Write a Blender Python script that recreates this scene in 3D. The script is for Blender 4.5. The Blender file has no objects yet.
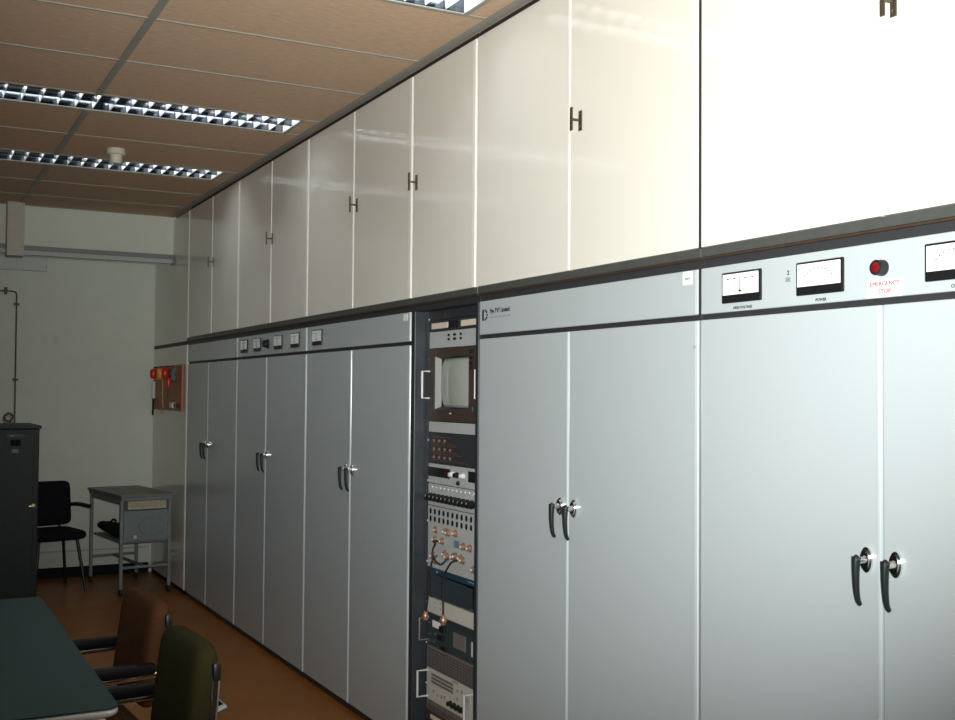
import bpy, bmesh, math, random
from mathutils import Vector, Matrix
random.seed(7)
SC = bpy.context.scene
COL = SC.collection
PI = math.pi
D = 2.0455      # x of the cabinet fronts
FZ = -0.03      # floor level
ZC = 2.9985     # ceiling underside
DE = D + 0.06   # x of the rack module fronts

# ------------------------------------------------------------------ materials
MATS = {}
def mat(name, col, rough=0.5, metal=0.0, spec=0.5, var=0.05, vscale=40.0, stretch=(1, 1, 1), bump=0.0,
        bscale=300.0, emit=None, estr=0.0, coat=0.0, col2=None):
    m = bpy.data.materials.new(name); m.use_nodes = True
    nt = m.node_tree; b = nt.nodes['Principled BSDF']
    tc = nt.nodes.new('ShaderNodeTexCoord'); mp = nt.nodes.new('ShaderNodeMapping')
    mp.inputs['Scale'].default_value = stretch
    nt.links.new(tc.outputs['Object'], mp.inputs['Vector'])
    nz = nt.nodes.new('ShaderNodeTexNoise'); nz.inputs['Scale'].default_value = vscale; nz.inputs['Detail'].default_value = 4
    nt.links.new(mp.outputs['Vector'], nz.inputs['Vector'])
    cr = nt.nodes.new('ShaderNodeValToRGB')
    a = [max(0, c * (1 - var)) for c in col]; z = [min(1, c * (1 + var)) for c in (col2 or col)]
    cr.color_ramp.elements[0].position = .3; cr.color_ramp.elements[1].position = .7
    cr.color_ramp.elements[0].color = (*a, 1); cr.color_ramp.elements[1].color = (*z, 1)
    nt.links.new(nz.outputs['Fac'], cr.inputs['Fac']); nt.links.new(cr.outputs['Color'], b.inputs['Base Color'])
    b.inputs['Roughness'].default_value = rough; b.inputs['Metallic'].default_value = metal
    b.inputs['Specular IOR Level'].default_value = spec
    b.inputs['Coat Weight'].default_value = coat; b.inputs['Coat Roughness'].default_value = .08
    if bump:
        n2 = nt.nodes.new('ShaderNodeTexNoise'); n2.inputs['Scale'].default_value = bscale
        nt.links.new(mp.outputs['Vector'], n2.inputs['Vector'])
        bp = nt.nodes.new('ShaderNodeBump'); bp.inputs['Strength'].default_value = bump; bp.inputs['Distance'].default_value = .002
        nt.links.new(n2.outputs['Fac'], bp.inputs['Height']); nt.links.new(bp.outputs['Normal'], b.inputs['Normal'])
    if emit:
        b.inputs['Emission Color'].default_value = (*emit, 1); b.inputs['Emission Strength'].default_value = estr
    MATS[name] = m
    return m
mat('grey_paint', (.405, .447, .455), .20, var=.012, vscale=300, bump=.03, bscale=500)
mat('beige_laminate', (.745, .722, .642), .075, var=.012, vscale=200, bump=.012, bscale=60)
mat('grey_edge_lit', (.50, .545, .56), .35, var=.02)  # door grey made paler, standing in for flash light on the edges
mat('beige_edge_lit', (.82, .80, .73), .35, var=.02)  # laminate beige made paler, standing in for flash light on the edges
mat('rail_grey', (.058, .062, .058), .45, var=.08)
mat('rail_dark', (.028, .029, .031), .5)
mat('rail_brown', (.055, .028, .016), .5, var=.15)
mat('dark_recess', (.022, .022, .025), .6, var=.1)
mat('rack_paint', (.022, .027, .032), .4, var=.08)
mat('carcass', (.2, .21, .21), .5)
mat('chrome', (.80, .80, .80), .12, 1.0, var=.02)
mat('dark_chrome', (.020, .024, .024), .25, .3, var=.05)
mat('bronze', (.11, .09, .065), .35, .7, var=.08)
mat('black_plastic', (.009, .009, .010), .4, spec=.3, var=.1)
mat('arm_black', (.004, .004, .005), .5, spec=.15)
mat('black_rubber', (.012, .012, .012), .6, var=.1)
mat('white_card', (.82, .82, .80), .6, var=.02)
mat('cream_card', (.72, .62, .48), .6, var=.04)
mat('sticker', (.78, .76, .66), .6, var=.02)
mat('ink_black', (.006, .006, .008), .8, spec=.1, var=.05)
mat('ink_grey', (.22, .23, .24), .6, var=.05)
mat('ink_red', (.30, .012, .02), .6, var=.05)
mat('red_button', (.15, .006, .009), .28, var=.05)
mat('button_collar', (.012, .014, .012), .35)
mat('module_grey', (.42, .44, .43), .42, var=.03, vscale=80)
mat('module_cream', (.55, .53, .46), .5, var=.03)
mat('module_dark', (.028, .032, .038), .5, var=.1)
mat('module_teal', (.032, .050, .052), .45, var=.12, vscale=25)
mat('module_blue', (.016, .048, .08), .4, var=.1)
mat('monitor_brown', (.055, .036, .026), .45, var=.1)
mat('screen_glass', (.36, .38, .34), .12, spec=.8, var=.03, coat=.6)
mat('screen_mask', (.25, .26, .24), .5, var=.03)
mat('copper_plug', (.42, .25, .18), .35, .6, var=.15)
mat('brass', (.62, .42, .16), .3, .8, var=.1)
mat('lamp_dim', (.16, .10, .07), .35)
mat('lamp_amber', (.14, .06, .035), .35, var=.1)
mat('display_red', (.06, .012, .016), .2, var=.2)
mat('handle_white', (.60, .60, .57), .4, var=.03)
mat('vent_grey', (.19, .17, .16), .5, .2, var=.05)
mat('ceiling_tile', (.57, .40, .275), .85, var=.16, vscale=55, stretch=(.35, 3.2, 1), bump=.25, bscale=180, spec=.15)
mat('ceiling_grid', (.27, .265, .225), .5, var=.05)
mat('wall_paint', (.63, .66, .57), .75, var=.02, vscale=6, bump=.05, bscale=120)
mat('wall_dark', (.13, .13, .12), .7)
mat('hatch_paint', (.57, .60, .545), .6, var=.02)
mat('trunk_grey', (.40, .42, .41), .5, var=.04)
mat('trunk_dark', (.19, .20, .19), .5, var=.04)
mat('boxing_paint', (.50, .47, .39), .7, var=.03)
mat('skirting', (.005, .005, .006), .7, spec=.2, var=.1)
mat('floor_lino', (.235, .083, .012), .33, spec=.22, var=.05, vscale=7, col2=(.27, .10, .018))
mat('table_green', (.012, .040, .039), .5, spec=.15, var=.06, vscale=120)
mat('table_rim', (.58, .58, .54), .28, .25, var=.05)
mat('table_cream', (.66, .62, .50), .5, var=.03)
mat('table_leg', (.12, .12, .12), .4, .5)
mat('brown_fabric', (.066, .029, .012), .9, var=.14, vscale=160, bump=.3, bscale=700, spec=.1)
mat('olive_fabric', (.027, .025, .008), .9, var=.14, vscale=160, bump=.3, bscale=700, spec=.1)
mat('black_fabric', (.008, .008, .012), .85, var=.1, vscale=160, spec=.15)
mat('black_metal', (.015, .015, .016), .35, .2)
mat('steel_cabinet', (.012, .020, .019), .55, spec=.25, var=.05, vscale=30)
mat('trolley_grey', (.19, .215, .22), .45, .1, var=.05)
mat('trolley_top', (.16, .165, .15), .5, var=.06)
mat('drawer_cream', (.42, .38, .27), .6, var=.08)
mat('conduit', (.055, .045, .035), .5, var=.1)
mat('board_wood', (.34, .115, .045), .5, var=.2, vscale=12, stretch=(1, 1, .15))
mat('tool_red', (.55, .03, .015), .3, var=.1)
mat('tool_orange', (.85, .28, .03), .3, var=.1)
mat('tool_blue', (.14, .22, .27), .4, var=.1)
mat('detector', (.60, .56, .47), .5, var=.02)
mat('reflector', (.09, .10, .115), .13, 1.0, var=.01)
mat('louvre_white', (.95, .96, .97), .35, .0, var=.01)
mat('fixture_white', (.82, .83, .82), .5, var=.01)
mat('tube', (.9, .9, .9), .4, var=.0, emit=(.93, .98, 1.0), estr=13.0)

# ------------------------------------------------------------------ mesh helpers
class MB:
    def __init__(s): s.bm = bmesh.new(); s.mats = []; s.mi = 0
    def m(s, name):
        if name not in s.mats: s.mats.append(name)
        s.mi = s.mats.index(name); return s
    def _tag(s, old):
        for f in s.bm.faces:
            if f not in old: f.material_index = s.mi
    def box(s, x0, x1, y0, y1, z0, z1, bev=0.0, seg=2):
        n0 = set(s.bm.faces)
        vs = [s.bm.verts.new((x, y, z)) for x in (x0, x1) for y in (y0, y1) for z in (z0, z1)]
        fs = [s.bm.faces.new([vs[i] for i in q]) for q in ((0, 1, 3, 2), (4, 6, 7, 5), (0, 4, 5, 1), (2, 3, 7, 6), (0, 2, 6, 4), (1, 5, 7, 3))]
        if bev > 0:
            ed = list({e for f in fs for e in f.edges})
            bmesh.ops.bevel(s.bm, geom=ed, offset=bev, segments=seg, profile=.5, affect='EDGES')
        s._tag(n0); return s
    def prism(s, pts, origin, u, v, w, depth):
        # polygon pts (a,b) spanned by u,v at origin, extruded along w by depth
        n0 = set(s.bm.faces)
        o, u, v, w = Vector(origin), Vector(u), Vector(v), Vector(w)
        A = [s.bm.verts.new(o + u * a + v * b) for a, b in pts]
        B = [s.bm.verts.new(o + u * a + v * b + w * depth) for a, b in pts]
        s.bm.faces.new(A); s.bm.faces.new(B[::-1])
        n = len(pts)
        for i in range(n): s.bm.faces.new((A[i], B[i], B[(i + 1) % n], A[(i + 1) % n]))
        s._tag(n0); return s
    def lathe(s, prof, origin=(0, 0, 0), axis=(0, 0, 1), seg=20):
        # prof: (radius, height along axis)
        n0 = set(s.bm.faces)
        q = Vector((0, 0, 1)).rotation_difference(Vector(axis)); o = Vector(origin)
        rings = []
        for r, h in prof:
            if r < 1e-6: rings.append([s.bm.verts.new(o + q @ Vector((0, 0, h)))])
            else: rings.append([s.bm.verts.new(o + q @ Vector((r * math.cos(2 * PI * i / seg), r * math.sin(2 * PI * i / seg), h))) for i in range(seg)])
        for a, b in zip(rings, rings[1:]):
            for i in range(seg):
                j = (i + 1) % seg
                c = [a[i % len(a)], a[j % len(a)], b[j % len(b)], b[i % len(b)]]
                c = list(dict.fromkeys(c))
                if len(c) > 2: s.bm.faces.new(c)
        for R, rev in ((rings[0], True), (rings[-1], False)):
            if len(R) > 2: s.bm.faces.new(R[::-1] if rev else R)
        s._tag(n0); return s
    def cyl(s, p0, p1, r, seg=14, r1=None):
        p0, p1 = Vector(p0), Vector(p1); d = p1 - p0
        return s.lathe([(r, 0), (r if r1 is None else r1, d.length)], p0, d.normalized(), seg)
    def tube(s, path, r, seg=10, smooth=0, flat=None):
        n0 = set(s.bm.faces)
        P = [Vector(p) for p in path]
        for _ in range(smooth):
            Q = [P[0]]
            for a, b in zip(P, P[1:]): Q += [a * .75 + b * .25, a * .25 + b * .75]
            P = Q + [P[-1]]
        T = [(P[min(i + 1, len(P) - 1)] - P[max(i - 1, 0)]).normalized() for i in range(len(P))]
        n = T[0].orthogonal().normalized(); rings = []
        rr = r if isinstance(r, (list, tuple)) else None
        for i, (p, t) in enumerate(zip(P, T)):
            if i: n = (T[i - 1].rotation_difference(t) @ n)
            n = (n - t * n.dot(t)).normalized(); b = t.cross(n)
            f = i / (len(P) - 1); R = r if rr is None else rr[0] + (rr[1] - rr[0]) * f
            fl = flat or (1, 1)
            rings.append([s.bm.verts.new(p + n * R * fl[0] * math.cos(2 * PI * k / seg) + b * R * fl[1] * math.sin(2 * PI * k / seg)) for k in range(seg)])
        for a, b in zip(rings, rings[1:]):
            for k in range(seg): s.bm.faces.new((a[k], a[(k + 1) % seg], b[(k + 1) % seg], b[k]))
        s.bm.faces.new(rings[0][::-1]); s.bm.faces.new(rings[-1])
        s._tag(n0); return s
    def torus(s, c, axis, R, r, seg=20, rs=8):
        n0 = set(s.bm.faces); q = Vector((0, 0, 1)).rotation_difference(Vector(axis)); c = Vector(c); G = []
        for i in range(seg):
            a = 2 * PI * i / seg
            G.append([s.bm.verts.new(c + q @ Vector(((R + r * math.cos(2 * PI * k / rs)) * math.cos(a), (R + r * math.cos(2 * PI * k / rs)) * math.sin(a), r * math.sin(2 * PI * k / rs)))) for k in range(rs)])
        for i in range(seg):
            for k in range(rs): s.bm.faces.new((G[i][k], G[(i + 1) % seg][k], G[(i + 1) % seg][(k + 1) % rs], G[i][(k + 1) % rs]))
        s._tag(n0); return s
    def cushion(s, cx, cy, cz, sx, sy, sz, e=.25, n=20, bend=0.0, bend_axis='z'):
        # superellipsoid-like rounded cushion; bend curves it forward along y edges
        n0 = set(s.bm.faces); g = []
        def sp(c, p): return math.copysign(abs(c) ** p, c)
        nu, nv = n * 2, n
        for j in range(nv + 1):
            ph = -PI / 2 + PI * j / nv; row = []
            for i in range(nu):
                th = 2 * PI * i / nu
                # thin axis = x
                y = sp(math.cos(ph), e) * sp(math.cos(th), e); z = sp(math.cos(ph), e) * sp(math.sin(th), e); x = sp(math.sin(ph), .8)
                X = cx + x * sx / 2 - bend * (y * y)
                row.append(s.bm.verts.new((X, cy + y * sy / 2, cz + z * sz / 2)))
            g.append(row)
        for a, b in zip(g, g[1:]):
            for i in range(nu): s.bm.faces.new((a[i], a[(i + 1) % nu], b[(i + 1) % nu], b[i]))
        s._tag(n0); return s
    def xform(s, M): bmesh.ops.transform(s.bm, matrix=M, verts=s.bm.verts); return s
    def build(s, name, material, parent=None, smooth=False, kind=None, label=None):
        if not s.mats: s.mats = [material]
        bmesh.ops.remove_doubles(s.bm, verts=s.bm.verts, dist=1e-5)
        bmesh.ops.recalc_face_normals(s.bm, faces=s.bm.faces)
        me = bpy.data.meshes.new(name); s.bm.to_mesh(me); s.bm.free()
        for q in s.mats: me.materials.append(MATS[q])
        if smooth:
            me.polygons.foreach_set('use_smooth', [True] * len(me.polygons))
            try: me.set_sharp_from_angle(angle=math.radians(38))
            except Exception: pass
        o = bpy.data.objects.new(name, me); COL.objects.link(o)
        if parent: o.parent = parent
        if kind: o['kind'] = kind
        if label: o['label'] = label
        return o

def tag(o, label, cat, group=None):
    o['label'] = label; o['category'] = cat
    if group: o['group'] = group
    return o
def thing(name, label, cat, loc=(0, 0, 0), rz=0.0, group=None):
    o = bpy.data.objects.new(name, None); o.empty_display_size = .1; COL.objects.link(o)
    o.location = loc; o.rotation_euler = (0, 0, rz)
    return tag(o, label, cat, group)
def struct(o): o['kind'] = 'structure'; return o

# lettering that lies on a panel facing -x (reads along -y)
def text_mesh(name, body, size, at, material, parent, align='CENTER', depth=.0006, sx=1.0):
    cu = bpy.data.curves.new(name, 'FONT'); cu.body = body; cu.size = size; cu.align_x = align; cu.align_y = 'CENTER'; cu.extrude = depth / 2; cu.bevel_depth = size * .016; cu.bevel_resolution = 0
    t = bpy.data.objects.new(name, cu); COL.objects.link(t)
    bpy.context.view_layer.update()
    dg = bpy.context.evaluated_depsgraph_get()
    me = bpy.data.meshes.new_from_object(t.evaluated_get(dg))
    bpy.data.objects.remove(t); bpy.data.curves.remove(cu)
    M = Matrix(((0, 0, -1, at[0]), (-sx, 0, 0, at[1]), (0, 1, 0, at[2]), (0, 0, 0, 1)))
    me.transform(M); me.materials.clear(); me.materials.append(MATS[material])
    me.name = name
    o = bpy.data.objects.new(name, me); COL.objects.link(o)
    if parent: o.parent = parent
    return o

# ------------------------------------------------------------------ room shell
XL, YN, YF = -2.4, -2.6, 10.0
XR = D + .64
b = MB(); b.box(XL, XR + .1, YN, YF, FZ - .1, FZ); struct(b.build('floor', 'floor_lino'))
b = MB(); b.box(XL, XR + .1, YF, YF + .12, FZ - .1, ZC + .3); struct(b.build('wall_back', 'wall_paint'))
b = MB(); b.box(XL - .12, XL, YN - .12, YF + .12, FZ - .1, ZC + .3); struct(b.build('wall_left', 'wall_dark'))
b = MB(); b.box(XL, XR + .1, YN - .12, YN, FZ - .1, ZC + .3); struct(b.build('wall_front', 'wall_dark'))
b = MB(); b.box(XR, XR + .12, YN, YF, FZ - .1, ZC + .3); struct(b.build('wall_right', 'wall_paint'))
b = MB(); b.box(XL, D - .02, YF - .014, YF, FZ, .055, .003); struct(b.build('baseboard_back', 'skirting'))
# beam along the far wall, the boxing on it
b = MB(); b.prism([(9.3, 2.60), (9.3, ZC), (YF, ZC), (YF, 2.695)], (XL, 0, 0), (0, 1, 0), (0, 0, 1), (1, 0, 0), D + .02 - XL); struct(b.build('trim_1', 'wall_paint'))
b = MB(); b.box(.757, .88, 9.16, 9.3, 2.585, ZC, .004); struct(b.build('trim_2', 'boxing_paint'))
# low skirting duct on the far wall
b = MB(); b.box(XL, D - .02, YF - .012, YF, .185, .195, .003); struct(b.build('trim_3', 'trunk_grey'))

# ceiling with openings for the recessed lights
LX0, LX1 = -.05, 1.905
LIGHTS = [(3.41, 3.74), (5.625, 5.955), (7.19, 7.52)]
b = MB(); y = YN; cz1 = ZC + .02
for y0, y1 in LIGHTS:
    b.box(XL, XR, y, y0, ZC, cz1); b.box(XL, LX0, y0, y1, ZC, cz1); b.box(LX1, XR, y0, y1, ZC, cz1); y = y1
b.box(XL, XR, y, YF, ZC, cz1)
ceil = struct(b.build('ceiling', 'ceiling_tile'))
b = MB()
cross = [-1.8, -1.18, -.56, .06, .54, 1.16, 1.49, 2.13, 2.77, 3.41, 3.74, 4.37, 4.99, 5.62, 5.955, 6.57, 7.19, 7.52, 8.14, 8.76, 9.29]
for yy in cross:
    if any(abs(yy - q) < .02 for L in LIGHTS for q in L): 
        b.box(XL, LX0 - .02, yy - .006, yy + .006, ZC - .004, ZC); b.box(LX1 + .012, D - .05, yy - .006, yy + .006, ZC - .004, ZC)
    else: b.box(XL, D - .04, yy - .006, yy + .006, ZC - .004, ZC)
segs = [YN] + [q for L in LIGHTS for q in (L[0] - .012, L[1] + .012)] + [9.29]
for i in range(0, len(segs), 2): b.box(.848, .878, segs[i], segs[i + 1], ZC - .005, ZC)
b.box(-1.18, -1.15, YN, 9.29, ZC - .005, ZC)
b.box(D - .045, D - .005, 1.1, 9.29, ZC - .006, ZC)
g = b.build('ceiling_grid', 'ceiling_grid', ceil)

# ------------------------------------------------------------------ recessed fluorescent lights
def ceiling_light(y0, y1, label):
    t = thing('ceiling_light', label, 'ceiling light', ((LX0 + LX1) / 2, (y0 + y1) / 2, ZC), 0, 'recessed louvred ceiling lights')
    L = (LX1 - LX0); h = L / 2; w = (y1 - y0) / 2
    b = MB()
    e = .002; a = h - e; c = w - e
    b.box(-a, a, -c, c, .125, .13)
    b.box(-a, -a + .004, -c, c, .0, .125); b.box(a - .004, a, -c, c, .0, .125)
    b.box(-a, a, -c, -c + .004, .0, .125); b.box(-a, a, c - .004, c, .0, .125)
    b.build('housing', 'fixture_white', t)
    b = MB()   # visible flange
    f = .014
    b.box(-h - f + .004, h + f - .004, -w - f, -w + .006, -.004, -.0005); b.box(-h - f + .004, h + f - .004, w - .006, w + f, -.004, -.0005)
    b.box(-h - f, -h + .006, -w + .006, w - .006, -.004, -.0005); b.box(h - .006, h + f, -w + .006, w - .006, -.004, -.0005)
    b.build('flange', 'ceiling_grid', t)
    def ridge(yc, wt, wb, zt):
        pts = []
        n = 8
        for i in range(n + 1):
            z = zt * i / n; pts.append((wb + (wt - wb) * (i / n) ** 2, z))
        return [(yc + p[0], p[1]) for p in pts] + [(yc - p[0], p[1]) for p in reversed(pts)]
    b = MB()
    for yc, side in ((-w + .010, 0), (0, 0), (w - .010, 0)):
        b.prism(ridge(yc, .022 if yc == 0 else .006, .003, .06), (-a + .006, 0, .001), (0, 1, 0), (0, 0, 1), (1, 0, 0), L - 2 * e - .012)
    b.build('reflector', 'reflector', t, True)
    n = 23
    for i in range(1, n):
        x = -h + L * i / n
        b = MB(); b.prism([(-.0015, .002), (.0015, .002), (.005, .038), (-.005, .038)], (x, -w + .012, 0), (1, 0, 0), (0, 0, 1), (0, 1, 0), 2 * w - .024)
        b.build('louvre_blade', 'louvre_white', t)
    for yc in (-w / 2, w / 2):
        for s in (-1, 1):
            b = MB(); b.cyl((s * (h / 2) - h / 2 + .03, yc, .054), (s * (h / 2) + h / 2 - .03, yc, .054), .013, 12)
            b.build('tube', 'tube', t, True)
    return t
LAB = ['louvred strip light at the top edge of the photo above the branded cabinet',
       'longest lit louvred strip light, nearer than the smoke detector',
       'far louvred strip light just behind the smoke detector']
for (y0, y1), lb in zip(LIGHTS, LAB): ceiling_light(y0, y1, lb)

t = thing('smoke_detector', 'small cream round smoke detector on the brown tiled ceiling', 'smoke detector', (1.16, 6.86, ZC))
b = MB(); b.lathe([(.052, 0), (.054, -.006), (.054, -.030), (.048, -.036), (.036, -.038)], seg=28); b.build('base', 'detector', t, True)
b = MB(); b.lathe([(.035, -.038), (.036, -.075), (.030, -.086), (.0, -.088)], seg=28); b.build('sensor_head', 'detector', t, True)

# ------------------------------------------------------------------ cabinets
Z0, Z1, Z2, Z3 = .0, 1.766, 1.782, 1.914      # door bottom/top, header bottom/top
def bevel_panel(y0, y1, z0, z1, th=.02, bev=.0035):
    return MB().box(0, th, y0, y1, z0, z1, bev, 2)
def lever_handle(door, y, z):
    # chrome rosette and stem with a dark drop lever whose tip curls to the door
    b = MB()
    n = 24; ring = [(math.cos(2 * PI * i / n) * .017, math.sin(2 * PI * i / n) * .030) for i in range(n)]
    b.m('chrome').prism(ring, (-.0005, y, z), (0, 1, 0), (0, 0, 1), (-1, 0, 0), .007)
    b.m('chrome').prism([(p * .8, q * .8) for p, q in ring], (-.0075, y, z), (0, 1, 0), (0, 0, 1), (-1, 0, 0), .006)
    b.lathe([(.0105, 0), (.0085, .010), (.0075, .024)], (-.0135, y, z), (-1, 0, 0), 16)
    b.m('dark_chrome').tube([(-.0385, y, z + .009), (-.0405, y, z - .004), (-.041, y, z - .035), (-.039, y, z - .07), (-.034, y, z - .094), (-.026, y, z - .103)], [.0115, .0050], 12, 2, (.8, 1.0))
    b.lathe([(.0, -.0065), (.008, -.0045), (.0115, 0), (.008, .0045), (0, .0065)], (-.0385, y, z + .003), (1, 0, 0), 14)
    return b.build('handle', 'chrome', door, True)
def h_handle(door, y, z):
    b = MB(); b.m('bronze')
    b.box(-.005, -.0005, y - .009, y + .009, z - .036, z + .032, .001)
    b.box(-.036, -.005, y - .003, y + .003, z - .005, z + .003, .001)
    b.box(-.041, -.036, y - .007, y + .007, z - .040, z + .040, .0015)
    for s in (-.022, .020): b.m('chrome').lathe([(.0035, 0), (.002, .002)], (-.0052, y, z + s), (-1, 0, 0), 10)
    return b
def panel_meter(root, y, z, wd=.156, ht=.085, needle=0.0, arc=False, caption=None):
    x = -.001
    b = MB()
    b.m('black_plastic').box(x - .008, x, y - wd / 2, y + wd / 2, z - ht / 2, z + ht / 2, .003)
    b.m('white_card').box(x - .0095, x - .0075, y - wd / 2 + .007, y + wd / 2 - .007, z - ht / 2 + .022, z + ht / 2 - .006)
    m = b.build('panel_meter', 'black_plastic', root)
    b = MB(); zc = z - ht / 2 + .024
    if arc:
        for i in range(9):
            a = math.radians(38 + 104 * i / 8); r0, r1 = (.050, .056)
            cy, cz = y + math.cos(a) * .058, zc - .008 + math.sin(a) * .050
            b.box(x - .0102, x - .0094, cy - .0022, cy + .0022, cz - .0012, cz + .0012)
    else:
        for dy in (-.022, .022, -.05, .05): b.box(x - .0102, x - .0094, y + dy - .004, y + dy + .004, zc + .040, zc + .043)
        b.box(x - .0102, x - .0094, y - .006, y + .006, zc + .005, zc + .009)
        b.box(x - .0102, x - .0095, y - .05, y + .05, zc + .0412, zc + .0416); b.box(x - .0102, x - .0095, y - .0004, y + .0004, zc + .005, zc + .0416)
    b.build('scale', 'ink_black', m)
    b = MB(); q = Vector((x - .0106, y, zc)); e = Vector((x - .0106, y + math.sin(needle) * .046, zc + math.cos(needle) * .046))
    b.tube([q, e], .0006, 6); b.build('needle', 'ink_black', m)
    if caption: text_mesh('caption', caption, .0105, (-.0012, y, z - ht / 2 - .014), 'ink_black', m)
    return m

def cabinet(y0, y1, split, label, kind='grey', strip=True):
    t = thing('equipment_cabinet', label, 'cabinet', (D, (y0 + y1) / 2, FZ), 0, 'grey equipment cabinets along the wall')
    oy = (y0 + y1) / 2
    a, c, sp = y0 - oy, y1 - oy, split - oy; zz = -FZ
    b = MB()
    b.m('carcass').box(.021, .6, a + .002, c - .002, zz + .0, zz + Z3)
    b.m('dark_recess').box(.012, .58, a + .004, c - .004, 0, zz)
    b.m('dark_recess').box(.008, .0205, a + .003, c - .003, zz + Z1 - .01, zz + Z2 + .01)
    b.m('dark_recess').box(.010, .0205, sp - .02, sp + .02, zz, zz + Z1 - .02)
    b.build('carcass', 'carcass', t)
    doors = []
    for p, q in ((sp + .002, c - .003), (a + .003, sp - .002)):
        d = bevel_panel(p, q, zz + Z0 + .004, zz + Z1).build('door', 'grey_paint', t)
        doors.append(d)
    # rolled door edge facing the near end: flash light painted in as paler strip
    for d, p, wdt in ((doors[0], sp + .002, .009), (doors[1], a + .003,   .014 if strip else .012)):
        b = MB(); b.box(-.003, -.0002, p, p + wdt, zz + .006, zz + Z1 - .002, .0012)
        b.build('lit_edge_strip', 'grey_edge_lit', d)
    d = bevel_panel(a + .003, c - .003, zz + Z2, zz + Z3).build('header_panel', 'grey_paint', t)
    b = MB(); b.box(-.003, -.0002, a + .003, a + (.017 if strip else .015), zz + Z2 + .002, zz + Z3 - .002, .0012); b.build('lit_edge_strip', 'grey_edge_lit', d)
    for d, s in zip(doors, (1, -1)): lever_handle(d, sp + s * .043, 1.1665 + zz)
    return t, oy, zz, d
G = {}
CABS = [
 ('near', 1.125, 2.512, 1.852, 'grey two-door cabinet with large meters and a red emergency button on its header'),
 ('pye', 2.515, 3.866, 3.207, 'grey two-door cabinet right of the open rack, maker logo on its header'),
 ('mid', 4.517, 5.918, 5.235, 'grey two-door cabinet left of the open rack with one small meter on its header'),
 ('five', 5.920, 7.318, 6.66, 'grey two-door cabinet whose header holds four small meters and a black button'),
 ('far', 7.320, 8.732, 8.08, 'farthest grey two-door cabinet with a plain header, beside the beige end panel'),
]
for k, y0, y1, sp, lb in CABS: G[k] = cabinet(y0, y1, sp, lb)

# near cabinet header: meters, button, stickers
t, oy, zz, hp = G['near']
panel_meter(t, 2.331 - oy, 1.848 + zz, needle=0.0, caption='HIGH VOLTAGE')
panel_meter(t, 2.043 - oy, 1.848 + zz, .158, needle=-.9, arc=True, caption='POWER')
panel_meter(t, 1.644 - oy, 1.850 + zz, .158, needle=.2, arc=True, caption='COLL.')
text_mesh('numeral', '2', .016, (-.0012, 2.157 - oy, 1.869 + zz), 'ink_black', t)
b = MB(); b.box(-.003, -.0003, 2.149 - oy, 2.165 - oy, 1.846 + zz, 1.857 + zz); b.build('selector_plate', 'ink_grey', t)
bt = MB(); bt.m('button_collar').lathe([(.0195, 0), (.0195, .004), (.0180, .006), (.0180, .022), (.0168, .024), (.0135, .0245), (.0130, .020)], (-.0005, 1.849 - oy, 1.852 + zz), (-1, 0, 0), 28)
bt = bt.build('emergency_button', 'button_collar', t, True)
b = MB(); b.lathe([(.0128, .0205), (.0125, .023), (.009, .0245), (0, .025)], (-.0005, 1.849 - oy, 1.852 + zz), (-1, 0, 0), 28); b.build('push_head', 'red_button', bt, True)
lb = MB().box(-.0012, -.0003, 1.791 - oy, 1.893 - oy, 1.784 + zz, 1.8255 + zz).build('warning_label', 'white_card', t)
text_mesh('lettering', 'EMERGENCY', .0155, (-.0016, 1.842 - oy, 1.8145 + zz), 'ink_red', lb)
text_mesh('lettering', 'STOP', .0155, (-.0016, 1.842 - oy, 1.7965 + zz), 'ink_red', lb)

# branded cabinet header: logo, name, stickers
t, oy, zz, hp = G['pye']
b = MB(); yl, zl = 3.818 - oy, 1.858 + zz
b.box(-.0012, -.0003, yl + .008, yl + .020, zl - .022, zl + .022)
n = 14
outer = [(math.sin(PI * i / n) * .024, math.cos(PI * i / n) * .022) for i in range(n + 1)]
inner = [(math.sin(PI * i / n) * .015, math.cos(PI * i / n) * .014) for i in range(n, -1, -1)]
for i in range(n):
    if i % 3 == 2: continue
    pts = [outer[i], outer[i + 1], inner[n - i - 1], inner[n - i]]
    b.prism([(-p, q) for p, q in pts], (-.0003, yl, zl), (0, 1, 0), (0, 0, 1), (-1, 0, 0), .0009)
lg = b.build('maker_logo', 'ink_black', t)
text_mesh('lettering', 'Pye TVT Limited', .0245, (-.0012, yl - .044, zl + .012), 'ink_black', lg, 'LEFT', sx=.92)
b = MB(); yy = yl - .046
for L in (.018, .03, .022, .03, .024):
    b.box(-.0010, -.0003, yy - L, yy, zl - .014, zl - .009); yy -= L + .008
b.build('small_print', 'ink_grey', lg)
st = MB().box(-.0012, -.0003, 2.546 - oy, 2.590 - oy, 1.872 + zz, 1.911 + zz).build('sticker', 'sticker', t)
b = MB()
for i in range(3): b.box(-.0017, -.0011, 2.556 + i * .008 - oy, 2.562 + i * .008 - oy, 1.887 + zz, 1.893 + zz)
b.build('print', 'ink_grey', st)
b = MB(); b.lathe([(.0045, 0), (.003, .004), (0, .0045)], (-.003, 2.531 - oy, 1.690 + zz), (-1, 0, 0), 10); b.build('screw', 'ink_grey', t, True)

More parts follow.
